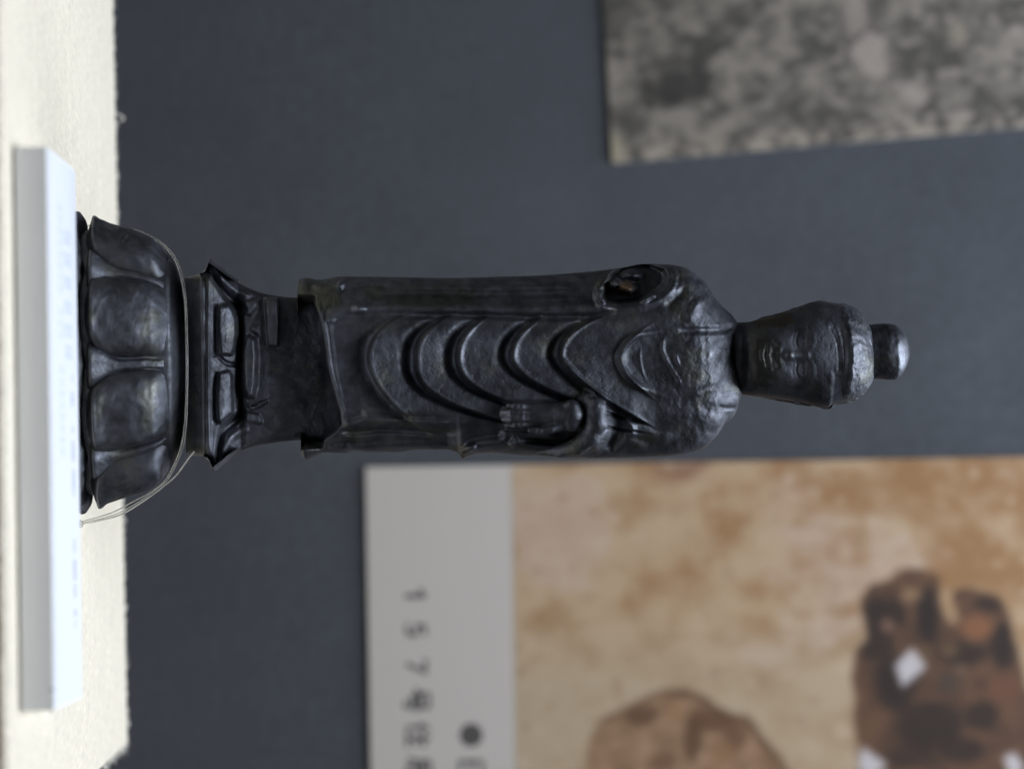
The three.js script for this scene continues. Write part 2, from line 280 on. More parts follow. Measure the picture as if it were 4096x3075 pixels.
// ------------------------------------------------------------------ white label block in front
{
  const block = thing('label_block', 'white rectangular label block with faint blue print lying before the statuette', 'label');
  const w = 0.1188, h = 0.0071, d = 0.0463;
  const cx = 0.0082, cz = 0.0794;
  block.position.set(cx, 0.0004, cz); block.rotation.y = THREE.MathUtils.degToRad(-2.2);
  const white = new THREE.MeshStandardMaterial({ color: new THREE.Color().setRGB(0.90, 0.93, 0.97), roughness: 0.55 });
  const g = new RoundedBoxGeometry(w, h, d, 4, 0.00045); g.translate(0, h / 2, 0); mesh('body', g, white, block);
  // printed sheet on the top: rows of small pale blue characters too blurred to read
  const cw = 2048, ch = 576, cv = document.createElement('canvas'); cv.width = cw; cv.height = ch; const c = cv.getContext('2d');
  c.fillStyle = '#dde2ee'; c.fillRect(0, 0, cw, ch);
  const glyph = (x, y, s, col, lw, sy = 2.6) => { c.strokeStyle = col; c.lineWidth = lw; c.beginPath();
    const k = 4 + Math.floor(rnd() * 3), h = s * sy; for (let i = 0; i < k; i++) { const yy = y + h * (0.1 + 0.8 * i / (k - 1)), a = x + s * (0.06 + 0.2 * rnd()), b = x + s * (0.94 - 0.2 * rnd()); c.moveTo(a, yy); c.lineTo(b, yy); }
    for (let i = 0; i < 3; i++) { const xx = x + s * (0.2 + 0.3 * i + 0.08 * (rnd() - 0.5)), a = y + h * 0.1 * rnd(), b = y + h * (1 - 0.2 * rnd()); c.moveTo(xx, a); c.lineTo(xx + s * 0.06 * (rnd() - 0.5), b); } c.stroke(); };
  const at = (v, u) => [(v - 610) / 2200 * cw, (300 - u) / 108 * ch];
  for (const v of [880, 972, 1064, 1168, 1262, 1352]) { const [x, y] = at(v, 277); glyph(x, y, 64, 'rgba(120,140,215,0.30)', 8); }
  for (const [v, n, k] of [[1470, 1, 0.35], [1542, 2, 0.6], [1684, 1, 0.4], [1745, 3, 0.62], [1860, 3, 0.62], [1945, 1, 0.4], [2150, 2, 0.4], [2235, 3, 0.66], [2335, 2, 0.5], [2440, 1, 0.6], [2485, 1, 0.3]])
    for (let i = 0; i < n; i++) { const [x, y] = at(v + i * 28, 284); glyph(x, y, 34, `rgba(110,112,190,${k * 0.55})`, 5); }
  for (let v = 790; v < 1800; v += 47) { if (rnd() < 0.2) continue; const [x, y] = at(v, 243); glyph(x, y, 38, 'rgba(130,150,220,0.24)', 5); }
  const t = new THREE.CanvasTexture(cv); t.colorSpace = THREE.SRGBColorSpace; t.anisotropy = 8;
  const sheet = new THREE.BoxGeometry(w - 0.0014, 0.00012, d - 0.0014); sheet.translate(0, h + 0.00008, 0);
  mesh('printed_sheet', sheet, new THREE.MeshStandardMaterial({ map: t, roughness: 0.6 }), block);
  const nick = new THREE.SphereGeometry(0.00042, 10, 8); nick.scale(1, 0.8, 0.4); nick.translate(0.0550, h - 0.00055, d / 2 - 0.0001);
  mesh('dark_nick', nick, new THREE.MeshStandardMaterial({ color: 0x5a5560, roughness: 0.9 }), block);
}

// ------------------------------------------------------------------ printed boards on the wall
function board(name, label, corners, tex, group) {                   // corners: u, v of lower-left, lower-right, upper-right, upper-left on the wall
  const z = ZW + 15, P = corners.map(([u, v]) => WP(u, v, z)), o = P[0].clone(); const b = thing(name, label, 'print'); b.position.copy(o);
  const sh = new THREE.Shape(P.map((p) => new THREE.Vector2(p.x - o.x, p.y - o.y)));
  const th = 11 * S, g = new THREE.ExtrudeGeometry(sh, { depth: th, bevelEnabled: true, bevelThickness: 0.0002, bevelSize: 0.0002, bevelOffset: -0.0002, bevelSegments: 2 }); g.translate(0, 0, -th - 0.0002);
  mesh('backing_board', g, new THREE.MeshStandardMaterial({ color: new THREE.Color().setRGB(0.62, 0.61, 0.58), roughness: 0.9 }), b);
  // the print itself: bilinear quad just proud of the board
  const q = patch(24, 24, (s, t) => { const lo = P[0].clone().lerp(P[1], s), hi = P[3].clone().lerp(P[2], s), v = lo.lerp(hi, t); return new THREE.Vector3(v.x - o.x, v.y - o.y, 0.0003); });
  const uv = q.attributes.uv; for (let j = 0, n = 0; j <= 24; j++) for (let i = 0; i <= 24; i++, n++) uv.setXY(n, i / 24, j / 24);
  mesh('printed_face', q, new THREE.MeshStandardMaterial({ map: tex, roughness: 0.62 }), b);
  return b;
}
const lerp3 = (a, b, t) => [mix(a[0], b[0], t), mix(a[1], b[1], t), mix(a[2], b[2], t)];
{
  // excavation photograph with a pale caption strip; print coordinates: x to the right (0..1), y up (0..1)
  const U0 = 1462, U1 = 4460, V0 = 1868, V1 = 3600, strip = (2042 - U0) / (U1 - U0);
  const cv = document.createElement('canvas'); const CW = 1000, CH = 336; cv.width = CW; cv.height = CH; const c = cv.getContext('2d');
  c.fillStyle = '#fff'; c.fillRect(0, 0, CW, CH); c.strokeStyle = '#000'; c.fillStyle = '#000';
  const kx = CW / (V1 - V0), ky = CH / (2042 - U0), X = (v) => (v - V0) * kx, Y = (u) => CH - (u - U0) * ky;
  const line = (lw, ...pl) => { c.lineWidth = lw; for (const p of pl) { c.beginPath(); p.forEach(([x, y], i) => i ? c.lineTo(x, y) : c.moveTo(x, y)); c.stroke(); } };
  c.font = 'bold 70px sans-serif'; c.textBaseline = 'alphabetic'; c.textAlign = 'center';
  c.fillText('1', X(2380), Y(1608)); c.fillText('5', X(2522), Y(1608)); c.fillText('7', X(2668), Y(1608));
  const cell = (v, u, s, pl, lw) => line(lw, ...pl.map((p) => p.map(([x, y]) => [X(v) + x * s, Y(u) + y * s])));
  cell(2752, 1700, 56, [[[0.25, 0], [0.8, 0], [0.8, 0.32], [0.25, 0.32], [0.25, 0]], [[0, 0.48], [1, 0.48]], [[0.4, 0.48], [0.34, 0.68], [0.82, 0.68], [0.76, 0.98], [0.5, 0.95]]], 8.5);
  cell(2892, 1702, 56, [[[0.3, 0], [0.02, 0.45]], [[0.2, 0.3], [0.2, 1]], [[0.6, 0], [0.7, 0.14]], [[0.38, 0.25], [1, 0.25]], [[0.42, 0.58], [0.96, 0.58]], [[0.34, 0.96], [1, 0.96]], [[0.68, 0.25], [0.68, 0.96]]], 8.5);
  cell(3036, 1706, 56, [[[0.1, 0.05], [0.92, 0.05], [0.92, 0.3], [0.1, 0.3]], [[0.1, 0.05], [0.1, 0.6], [0, 1]], [[0.22, 0.46], [1, 0.46]], [[0.58, 0.3], [0.58, 0.64]], [[0.3, 0.64], [0.88, 0.64], [0.88, 0.98], [0.3, 0.98], [0.3, 0.64]]], 8.5);
  c.beginPath(); c.arc(X(2945), Y(1868), 27, 0, 7); c.fill();
  cell(3036, 1912, 52, [[[0.15, 0], [0.85, 0], [0.85, 1], [0.15, 1], [0.15, 0]], [[0.15, 0.5], [0.85, 0.5]]], 8.5);
  const px = c.getImageData(0, 0, CW, CH).data;
  const pit = (u, v) => { const w = 26 * fbm(u / 90, v / 90, 2, 3); return [u + w, v + 26 * fbm(u / 90, v / 90, 8, 3)]; };
  const inPoly = (P, u, v) => { let s = false; for (let i = 0, j = P.length - 1; i < P.length; j = i++) if ((P[i][1] > v) !== (P[j][1] > v) && u < (P[j][0] - P[i][0]) * (v - P[i][1]) / (P[j][1] - P[i][1]) + P[i][0]) s = !s; return s; };
  const mound = [[2330, 3130], [2345, 2960], [2400, 2890], [2550, 2820], [2670, 2765], [2720, 2770], [2850, 2830], [2900, 2870], [2980, 2880], [3030, 2950], [3080, 3010], [3130, 3060], [3170, 3140], [3180, 3700], [2300, 3700]];
  const stone = [[3430, 3130], [3410, 2920], [3405, 2720], [3420, 2640], [3470, 2575], [3440, 2440], [3480, 2370], [3560, 2345], [3630, 2305], [3690, 2310], [3755, 2345], [3760, 2480], [3800, 2540], [3840, 2520], [3810, 2400], [3880, 2390], [3990, 2420], [4040, 2500], [4070, 2640], [4110, 2800], [4200, 2900], [4300, 3000], [4480, 3100], [4480, 3700], [3400, 3700]];
  const diamond = [[3575, 2690], [3645, 2620], [3705, 2700], [3605, 2785]], card2 = [[3440, 3010], [3480, 3040], [3545, 3085], [3470, 3160], [3425, 3100]], card3 = [[4010, 3060], [4060, 3045], [4100, 3110], [4040, 3160]];
  const tex = blurred(760, 1320, (x, y) => {
    const u = mix(U0, U1, y), v = mix(V0, V1, x);
    if (y < strip) { const i = (Math.min(CH - 1, Math.floor((1 - y / strip) * CH)) * CW + Math.min(CW - 1, Math.floor(x * CW))) * 4, k = px[i] / 255; return lerp3([84, 82, 81], [200, 194, 189], k); }
    if (u < 2050) return [180, 172, 158];
    const [wu, wv] = pit(u, v);
    const n1 = fbm(u / 260, v / 190, 1, 5), n2 = fbm(u / 75, v / 60, 4, 4), n3 = fbm(u / 700 + 3, v / 520, 6, 3);
    let col = lerp3([214, 192, 162], [176, 136, 92], sm(-0.26, 0.34, n1 + 0.55 * n2 + 0.0002 * (u - 2700) - 0.00016 * (v - 1900)));
    col = lerp3(col, [222, 204, 194], sm(0.06, 0.32, n3 + 0.3 * n2) * 0.75);
    col = lerp3(col, [206, 196, 176], sm(2420, 2800, v + 160 * n1) * 0.55);
    const e0 = ((u - 2730) / 130) ** 2 + ((v - 1880) / 75) ** 2 + 1.6 * n2; col = lerp3(col, [150, 112, 92], sm(1, 0.2, e0) * 0.8);
    if (n2 > 0.12) col = lerp3(col, [228, 216, 196], sm(0.12, 0.34, n2) * 0.6);
    if (n2 < -0.12) col = lerp3(col, [166, 132, 102], sm(0.12, 0.40, -n2) * 0.5);
    const spot = (cu, cv, ru, rv, c, w) => { const e = ((wu - cu) / ru) ** 2 + ((wv - cv) / rv) ** 2; if (e < 1) col = lerp3(col, c, w * sm(1, 0.25, e)); };
    if (inPoly(mound, wu, wv)) { const k = fbm(u / 100 + 5, v / 80, 9, 4); col = lerp3(lerp3([138, 104, 76], [184, 150, 120], sm(-0.3, 0.3, k)), col, 0.18);
      spot(2560, 2880, 90, 50, [112, 82, 60], 0.8); spot(2830, 2900, 110, 60, [116, 84, 62], 0.85); spot(2760, 2980, 50, 110, [104, 76, 54], 0.8); spot(2690, 2860, 40, 60, [176, 142, 104], 0.8); spot(2930, 2960, 60, 80, [122, 90, 66], 0.8); spot(2880, 3040, 60, 70, [170, 132, 96], 0.7); spot(2500, 3020, 60, 60, [176, 146, 116], 0.7); spot(2640, 3060, 70, 60, [120, 88, 64], 0.6);
      if (!inPoly(mound, wu + 16, wv - 22)) col = lerp3(col, [104, 76, 54], 0.7); }
    if (inPoly(stone, wu, wv)) { const k = fbm(u / 90 + 2, v / 80, 12, 4); col = lerp3([92, 68, 54], [120, 88, 66], sm(-0.3, 0.3, k));
      for (const [cu, cv, ru, rv, w] of [[3540, 2490, 110, 90, 0.85], [3708, 2500, 52, 150, 0.95], [3580, 2760, 100, 150, 0.9], [3500, 2600, 90, 90, 0.75], [3720, 2930, 170, 120, 0.8], [3930, 2900, 90, 70, 0.75], [4010, 2620, 60, 110, 0.9], [3840, 2650, 130, 60, 0.7], [3640, 3050, 140, 70, 0.6], [3850, 3030, 120, 60, 0.7], [3960, 2450, 90, 40, 0.7]]) spot(cu, cv, ru, rv, [48, 38, 35], w);
      spot(3640, 2415, 52, 42, [166, 136, 104], 0.9); spot(3547, 2535, 40, 34, [160, 122, 106], 0.8); spot(3905, 2545, 80, 62, [158, 108, 74], 0.9); spot(3795, 2640, 44, 34, [128, 104, 76], 0.8); spot(3460, 2960, 70, 120, [120, 88, 66], 0.8); spot(4020, 2790, 90, 90, [126, 86, 66], 0.8); spot(3838, 2710, 40, 30, [136, 110, 92], 0.7); spot(3800, 2760, 70, 60, [84, 72, 64], 0.7); spot(3700, 2650, 30, 70, [116, 92, 68], 0.7); }
    const gy = (col[0] + col[1] + col[2]) / 3; col = col.map((x, i) => (x * 0.92 + gy * 0.08) * [0.90, 0.86, 0.82][i]);
    for (const P of [diamond, card2, card3]) if (inPoly(P, u, v)) col = [200, 194, 197];
    return col;
  }, 5, strip + 0.008); tex.wrapS = tex.wrapT = THREE.ClampToEdgeWrapping;
  board('excavation_print', 'printed board with tan excavation photo above a pale caption strip, on the right', [[U0, V0], [1492, V1], [4460, V1 - 45], [U1, 1828 - 6]], tex);

  const tex2 = blurred(640, 640, (x, y) => {
    const u = mix(2440, 4500, y), v = mix(-420, 650, x), d1 = fbm(u / 330 + 8, v / 260, 2, 5), d2 = fbm(u / 110, v / 90, 7, 5), d3 = fbm(u / 44, v / 44, 5, 3);
    let col = lerp3([84, 81, 76], [150, 143, 133], sm(-0.34, 0.34, 0.7 * d1 + 0.75 * d2 + 0.6 * d3));
    const blob = (cu, cv, ru, rv, c, w) => { const e = ((u - cu) / ru) ** 2 + ((v - cv) / rv) ** 2 + 2.4 * d2 + 1.2 * d3; col = lerp3(col, c, sm(1, 0.4, e) * w); };
    blob(3500, 330, 90, 100, [184, 171, 163], 0.85); blob(3440, 120, 50, 110, [170, 159, 151], 0.8); blob(3850, 250, 45, 60, [172, 162, 146], 0.7); blob(3660, 480, 60, 50, [178, 166, 158], 0.8);
    blob(2720, 360, 140, 70, [58, 56, 53], 0.85); blob(2870, 220, 110, 70, [68, 67, 62], 0.7); blob(3260, 200, 90, 120, [84, 83, 78], 0.5); blob(2660, 430, 70, 40, [56, 54, 52], 0.8);
    col = lerp3(col, [186, 173, 158], sm(90, 10, 650 - v) * sm(-0.2, 0.12, d2 + d3) * 0.75);
    col = lerp3(col, [186, 176, 152], sm(2520, 2455, u) * sm(500, 580, v) * 0.8);
    if (u > 3300) col = lerp3(col, [186, 174, 168], sm(0.16, 0.34, d3) * 0.6);
    return col.map((c) => c * 0.92);
  }, 2, 0); tex2.wrapS = tex2.wrapT = THREE.ClampToEdgeWrapping;
  board('rock_print', 'mottled grey printed photo of rough ground hung askew on the wall', [[2394, -420], [2450, 652], [4500, 472], [4444, -600]], tex2);
}

// ------------------------------------------------------------------ bronze statuette
const statue = thing('bronze_statuette', 'dark bronze statuette of a robed standing figure on a lotus pedestal', 'statuette');
statue.position.copy(W(0, 0, 0));
const bring = (g) => { g.translate(-statue.position.x, -statue.position.y, -statue.position.z); return g; };
const part = (name, geo, mat, parent = statue) => mesh(name, bring(geo), mat, parent);

// --- lotus base
{
  const lotus = new THREE.Group(); lotus.name = 'lotus_base'; statue.add(lotus);
  const LC = -14;                                                    // its axis stands a little left of the figure's
  const FL = 0.60, fz = (r) => Math.max(140, 395 - (600 - r) * 0.95);                                                   // the pedestal is shallower than it is wide
  const coreT = [[14, 540], [60, 530], [100, 524], [170, 500], [240, 480], [290, 466], [340, 444], [370, 434], [386, 427], [410, 378], [428, 318], [437, 240]];
  const outT = [[56, 560], [66, 583], [88, 592], [112, 578], [140, 560], [175, 545], [280, 508], [340, 478], [386, 428], [410, 378], [428, 318], [436, 262]];
  const lift = (b, s) => 16 * Math.max(0, s);                       // the front stands a little higher than the sides
  const core = loft({ b0: 8, b1: 437, rows: 60, cols: 200, frontBias: 0.5, color: patina, sec: (b) => { const r = tab(coreT, b); return { c: LC, w: r, f: fz(r), k: fz(r), n: 2 }; }, relief: (a, b, z, s) => ({ db: lift(b, s) * sm(0, 60, b) }) });
  part('core', core, bronze, lotus);
  const rimT = [[0, 580], [6, 596], [16, 606], [26, 604], [40, 584], [52, 556], [58, 500]];
  part('rim', loft({ b0: 0, b1: 58, rows: 20, cols: 400, frontBias: 0.6, color: patina, sec: (b) => { const r = tab(rimT, b); return { c: LC, w: r, f: fz(r), k: fz(r), n: 2 }; },
    relief: (a, b, z, s, c) => { const th = Math.atan2(a - LC, z / FL), w = Math.abs(Math.sin((th - 0.02) * 4)) ** 0.8; return { db: b > 15 ? (b - 15) / 43 * (10 - 20 * w + 17 * Math.max(0, s)) + 3 * fbm(a / 60, 1, z / 60, 2) : 0, da: 4 * fbm(a / 80, b / 80, z / 80, 3) * c, dz: 34 * Math.max(0, s) }; } }), bronze, lotus);
  const petal = (th0, half, b0, b1, lft, tipW, kind) => patch(52, 80, (p0, q) => {
    const p = p0 * 2 - 1, tip = kind ? 1 : Math.pow(clamp(1 - (1 - clamp(q / 0.34)) ** 2.2), 0.6);
    const wq = kind ? half * mix(1, 0.28, sm(0.02, 0.42, q)) * mix(1, 0.9, q) : half * mix(tipW, 1, tip) * mix(1, 0.97, sm(0.55, 1, q));
    const b = mix(b0 + (kind ? 0 : 14 * Math.abs(p) ** 3), b1 + (kind ? 0 : 14 * (1 - p * p)), q);
    const th = th0 + wq * p + 0.022 * fbm(th0 * 9, b / 90, 3, 2), rc = tab(coreT, b) - (kind ? 8 : 16), ro = tab(outT, b) + lft * (kind ? 1 : Math.sin(Math.PI * clamp(q * 0.9 + 0.06)));
    const cross = kind ? 1 - Math.abs(p) ** 4 : Math.pow(1 - Math.abs(p) ** 3.2, 0.7), end = kind ? sm(0, 0.05, q) : Math.pow(sm(-0.02, 0.10, q), 0.6) * (1 - sm(0.72, 1.03, q)), over = kind ? 14 * sm(0.35, 0.08, q) : 0;
    let r = mix(rc, ro, cross * end) + over * end * cross; r += (kind ? 5 : 8) * fbm(th * 8, b / 60, th0 + 2, 3) * cross;
    return W(LC + r * Math.sin(th), b + lift(b, Math.cos(th)), fz(r) * Math.cos(th));
  }, (v) => patina(v.x / S + 105, v.y / S, v.z / S));
  const R = Math.PI / 180;
  for (let k = 0; k < 8; k++) part('petal', petal((24 + 45 * k) * R + 0.02 * Math.sin(k * 5), 20.6 * R, 62, 402, 24, 0.50, 0), bronzeSmooth, lotus);
  for (let k = 0; k < 8; k++) part('under_petal', petal((1.5 + 45 * k) * R, 10.5 * R, 66, 412, -20, 1, 1), bronze, lotus);
}

// --- square stem with carved petals
{
  const hw = [[440, 340], [446, 352], [512, 366], [535, 372], [548, 396], [553, 411], [562, 404], [590, 384], [618, 361], [670, 331], [766, 300], [890, 285], [1060, 282]];
  const hf = [[440, 104], [446, 108], [500, 190], [510, 202], [520, 200], [546, 176], [600, 148], [655, 116], [668, 102], [700, 122], [750, 116], [800, 106], [900, 84], [1060, 54]];
  const r = new Relief(720, 1380, 1000, 1900, 3);
  r.poly([[808, 1096], [826, 1104], [893, 1190], [925, 1208], [962, 1240], [964, 1640], [930, 1676], [868, 1712], [850, 1838], [808, 1832]], 16, 12);
  r.stroke([[822, 1110], [818, 1300], [818, 1500], [820, 1700], [828, 1820]], 12, 7);
  const pad1 = [[862, 1222], [858, 1300], [864, 1380], [870, 1425], [928, 1428], [946, 1400], [955, 1340], [955, 1280], [938, 1232], [915, 1210], [875, 1213]];
  const pad2 = [[862, 1484], [849, 1590], [853, 1686], [874, 1696], [940, 1655], [937, 1560], [936, 1500], [918, 1474]];
  r.poly([[834, 1216], [834, 1430], [866, 1432], [866, 1216]], -17, 14); r.poly([[842, 1482], [830, 1558], [832, 1680], [844, 1702], [872, 1700], [866, 1600], [870, 1486]], -17, 14);
  r.poly(pad1, 22, 17, (u, v, d) => 1 + 0.25 * sm(0, 45, d)); r.poly(pad2, 22, 17, (u, v, d) => 1 + 0.25 * sm(0, 45, d));
  r.stroke([[832, 1090], [880, 1160], [930, 1206], [975, 1236]], 24, -30); r.stroke([[856, 1830], [880, 1730], [930, 1690], [968, 1656]], 22, -26);
  r.stroke([[880, 1110], [930, 1150], [985, 1180]], 26, 20); r.stroke([[890, 1800], [920, 1752], [975, 1716]], 24, 18);
  r.stroke([[868, 1430], [900, 1452], [955, 1456], [965, 1440]], 14, -16);
  r.stroke([[955, 1215], [966, 1330], [958, 1450], [955, 1560], [962, 1660]], 16, -26);
  r.poly([[972, 1345], [1000, 1325], [1035, 1352], [1040, 1420], [1036, 1540], [1024, 1596], [988, 1604], [964, 1560], [957, 1470], [960, 1400]], 34, 26);
  r.poly([[1002, 1604], [1004, 1622], [1020, 1622], [1030, 1606], [1072, 1592], [1074, 1608], [1045, 1630], [1000, 1640], [985, 1618]], 26, 10);
  r.poly([[980, 1640], [978, 1690], [1040, 1700], [1056, 1690], [1040, 1650]], 18, 12);
  r.poly([[972, 1195], [975, 1262], [1005, 1270], [1040, 1225], [1030, 1190]], 26, 16);
  r.poly([[1054, 1186], [1060, 1300], [1068, 1390], [1118, 1392], [1124, 1300], [1118, 1186]], 30, 14);
  r.poly([[1040, 1300], [1010, 1282], [985, 1310], [1000, 1340], [1036, 1350], [1052, 1330]], 22, 26);
  r.poly([[1046, 1385], [1046, 1640], [1310, 1650], [1310, 1380]], 8, 40);
  r.each((u, v, h) => h + 6 * fbm(u / 50, v / 50, 4, 3));
  const olive = [0.075, 0.072, 0.055];
  part('stem', loft({ b0: 440, b1: 1060, rows: 210, cols: 420, color: patinaWithTints([[1215, 1190, 60, 60, olive, 0.6], [800, 1100, 50, 30, [0.07, 0.062, 0.05], 0.6], [790, 1800, 50, 40, [0.07, 0.062, 0.05], 0.6]]),  // olive patina; the two collar-corner spots paint in the cream plinth's reflection
    sec: (b) => { const w = tab(hw, b), f = tab(hf, b); return { c: tab([[440, 8], [553, 4], [660, 14], [800, 26], [1060, 28]], b), w, f: Math.min(f, w), k: Math.min(f, w), n: tab([[440, 7], [600, 7], [760, 5], [1060, 3.6]], b) }; },
    relief: (a, b, z, s) => { if (s < 0.05) return { dz: 0 }; const [u, v] = toUV(a, b, z); return { dz: r.at(u, v) * sm(0.05, 0.3, s), db: Math.max(0, z) / D * (EYE - b) * sm(660, 560, b) }; } }), bronze);
  // the side petals' upturned tips
  for (const sd of [-1, 1]) {
    const g = patch(30, 24, (p0, q) => { const p = p0 * 2 - 1, b = mix(516, 664, q), w0 = tab(hw, b) - 6, pr = 1 - Math.abs(p) ** 3;
      return W(6 + sd * (w0 + (10 + 10 * sm(0.05, 0.2, q) * (1 - q)) * pr * sm(0, 0.08, q)), b + 4 * p * p, p * mix(190, 140, q)); }, (v) => patina(v.x / S, v.y / S, v.z / S));
    part('side_petal', g, bronze);
  }
}

// --- robe: silhouettes measured on the photograph, relief sculpted on the front
const silL = [[1205, 1118], [1233, 1111], [1281, 1118], [1330, 1112], [1368, 1105], [1471, 1106], [1800, 1111], [2017, 1106], [2125, 1103], [2331, 1089], [2500, 1070], [2583, 1055], [2675, 1057], [2740, 1066], [2783, 1088], [2827, 1126], [2859, 1178], [2897, 1226], [2935, 1260], [2956, 1290], [2975, 1300]];
const silR = [[1205, 1822], [1219, 1837], [1260, 1822], [1298, 1809], [1379, 1812], [1417, 1802], [1471, 1808], [1579, 1808], [1688, 1798], [1780, 1797], [1825, 1812], [1846, 1834], [1870, 1826], [1908, 1814], [1990, 1813], [2044, 1818], [2152, 1824], [2234, 1829], [2350, 1832], [2512, 1829], [2650, 1824], [2760, 1810], [2800, 1798], [2835, 1772], [2862, 1745], [2897, 1694], [2925, 1672], [2945, 1640], [2956, 1600], [2975, 1560]];
const R = new Relief(1180, 3000, 1000, 1900, 3);
{
  // hem of the outer robe: everything below the curve lies behind the stem
  const hem = [[1000, 1282], [1130, 1268], [1215, 1262], [1282, 1284], [1352, 1298], [1461, 1312], [1569, 1340], [1640, 1362], [1700, 1368], [1730, 1340], [1760, 1300], [1900, 1290]];
  // U-shaped swags: [apex height, centre, half-width, curvature left, right]
  const curve = (apex, c, kl, kr, pl = 2, pr = pl) => (v) => apex + (v < c ? kl * Math.pow((c - v) / 100, pl) : kr * Math.pow((v - c) / 100, pr));
  const F = [curve(1318, 1330, 6, 9, 1.5), curve(1467, 1436, 30, 34, 2.6, 1.8), curve(1657, 1438, 30, 33, 2.6, 2.7), curve(1824, 1427, 38, 48, 2.2, 2.5), curve(2039, 1421, 49, 85, 2.0, 1.9), curve(2233, 1421, 59, 85, 2.3, 1.4), curve(2474, 1432, 66, 54, 1.8), curve(2720, 1440, 40, 60, 1.6)];
  const amp = [10, 44, 50, 38, 30, 28, 9, 0];
  R.each((u, v, h) => {
    let k = -1; for (let i = 0; i < F.length; i++) if (u >= F[i](v)) k = i;
    const side = sm(1225, 1365, v) * sm(1760, 1640, v + (u > 2150 ? 40 * sm(2150, 2350, u) : 0) - 60 * sm(2250, 2400, u));
    const top = sm(2640, 2520, u);
    let d = 0;
    if (k >= 0 && k < F.length - 1) {
      const lo = F[k](v), hi = F[k + 1](v), w = hi - lo, x = u - lo, t = x / w, last = k === F.length - 2;
      d = amp[k] * (1 - 0.92 * Math.pow(t, 1.35)) * sm(-2, 20, x);
      if (k > 0) d += 12 * Math.exp(-(((x - 14) / 12) ** 2)) * (k > 2 ? 1 : 0.3);
      if (k < F.length - 3) { const g = (hi - u - 24) / 26; d -= (k ? 22 : 6) * Math.exp(-g * g) * sm(0, 26, w - x + 14); }
    }
    return h + d * side * top;
  });
  // the neckline: a thin raised edge round a sunken chest
  R.stroke([[2720, 1316], [2621, 1328], [2550, 1342], [2502, 1378], [2474, 1432], [2510, 1504], [2565, 1546], [2612, 1568], [2680, 1590]], 18, 15, { taper: 0.3 });
  R.poly([[2720, 1330], [2625, 1342], [2558, 1356], [2514, 1390], [2490, 1434], [2522, 1498], [2570, 1536], [2620, 1556], [2720, 1580]], -7, 34);
  R.stroke([[2564, 1380], [2560, 1430], [2572, 1490], [2590, 1530]], 8, 4, { taper: 0.3 });
  R.stroke([[2660, 1335], [2652, 1395], [2680, 1460], [2735, 1550]], 12, 7, { taper: 0.25 });
  R.stroke([[2700, 1400], [2710, 1440], [2722, 1470]], 9, 6, { taper: 0.4 });
  R.stroke([[2440, 1640], [2470, 1690], [2460, 1760], [2420, 1806]], 40, -26, { taper: 0.2 });
  // long fold running from the last swag over the right breast to the arm
  R.stroke([[2235, 1430], [2303, 1504], [2423, 1598], [2500, 1668], [2530, 1712], [2520, 1760]], 22, 12, { taper: 0.15 });
  R.stroke([[2560, 1720], [2640, 1750], [2720, 1740]], 30, 10, { taper: 0.4 }); R.stroke([[2470, 1740], [2540, 1775], [2600, 1790]], 26, 12, { taper: 0.4 });
  // vertical folds of the left sleeve band
  R.stroke([[2480, 1222], [2300, 1232], [1900, 1230], [1500, 1226], [1400, 1236]], 34, 20, { taper: 0.1 });
  R.stroke([[2440, 1262], [2200, 1270], [1900, 1262], [1560, 1262]], 20, -14, { taper: 0.15 });
  R.stroke([[2380, 1172], [2000, 1180], [1700, 1176], [1460, 1180]], 22, -14, { taper: 0.15 }); R.stroke([[2360, 1140], [1980, 1146], [1500, 1140]], 20, 12, { taper: 0.15 });
  R.stroke([[1480, 1125], [1400, 1130], [1300, 1150], [1240, 1140]], 26, 16, { taper: 0.2 }); R.stroke([[1395, 1110], [1370, 1125], [1352, 1160]], 18, 14, { taper: 0.2 });
  R.stroke([[1480, 1240], [1400, 1236], [1330, 1262], [1305, 1300]], 26, 18, { taper: 0.2 });
  // lower right: skirt corner and hanging folds
  R.stroke([[1360, 1690], [1400, 1696], [1460, 1680], [1560, 1682], [1700, 1690], [1900, 1700]], 24, 20, { taper: 0.15 });
  R.stroke([[1350, 1722], [1420, 1728], [1520, 1718], [1700, 1726], [1860, 1730]], 20, -18, { taper: 0.15 });
  R.stroke([[1300, 1790], [1400, 1790], [1560, 1782], [1700, 1778], [1800, 1780]], 22, 12, { taper: 0.15 }); R.stroke([[1700, 1640], [1500, 1648], [1440, 1660]], 26, 8, { taper: 0.3 });
  // under the hem
  R.poly(hem.map(([v, u]) => [u - 2, v]).concat([[1150, 1900], [1150, 1000]]), -250, 14, (u, v) => sm(1168, 1250, v) * sm(1806, 1730, v));
  R.stroke(hem.slice(2, 9).map(([v, u]) => [u + 9, v]), 13, 10, { taper: 0.1 });
  // right sleeve: cuff, hanging sleeve and its tail
  R.stroke([[2326, 1600], [2380, 1604], [2410, 1640], [2416, 1694], [2400, 1748], [2356, 1796]], 50, 60, { power: 2, taper: 0.08 });
  R.stroke([[2400, 1700], [2370, 1770], [2300, 1800], [2200, 1800], [2100, 1782], [2000, 1774], [1900, 1790], [1858, 1808]], 40, 46, { taper: 0.1 });
  R.stroke([[2260, 1740], [2140, 1742], [2050, 1738], [1990, 1744]], 26, 24, { taper: 0.2 });
  R.stroke([[2070, 1746], [2055, 1766], [2040, 1790]], 18, 22, { taper: 0.25 });
  R.stroke([[2340, 1735], [2260, 1768], [2160, 1764], [2080, 1762]], 16, -26, { taper: 0.2 });
  R.stroke([[1905, 1782], [1870, 1796], [1846, 1816]], 22, 26, { taper: 0.12 });
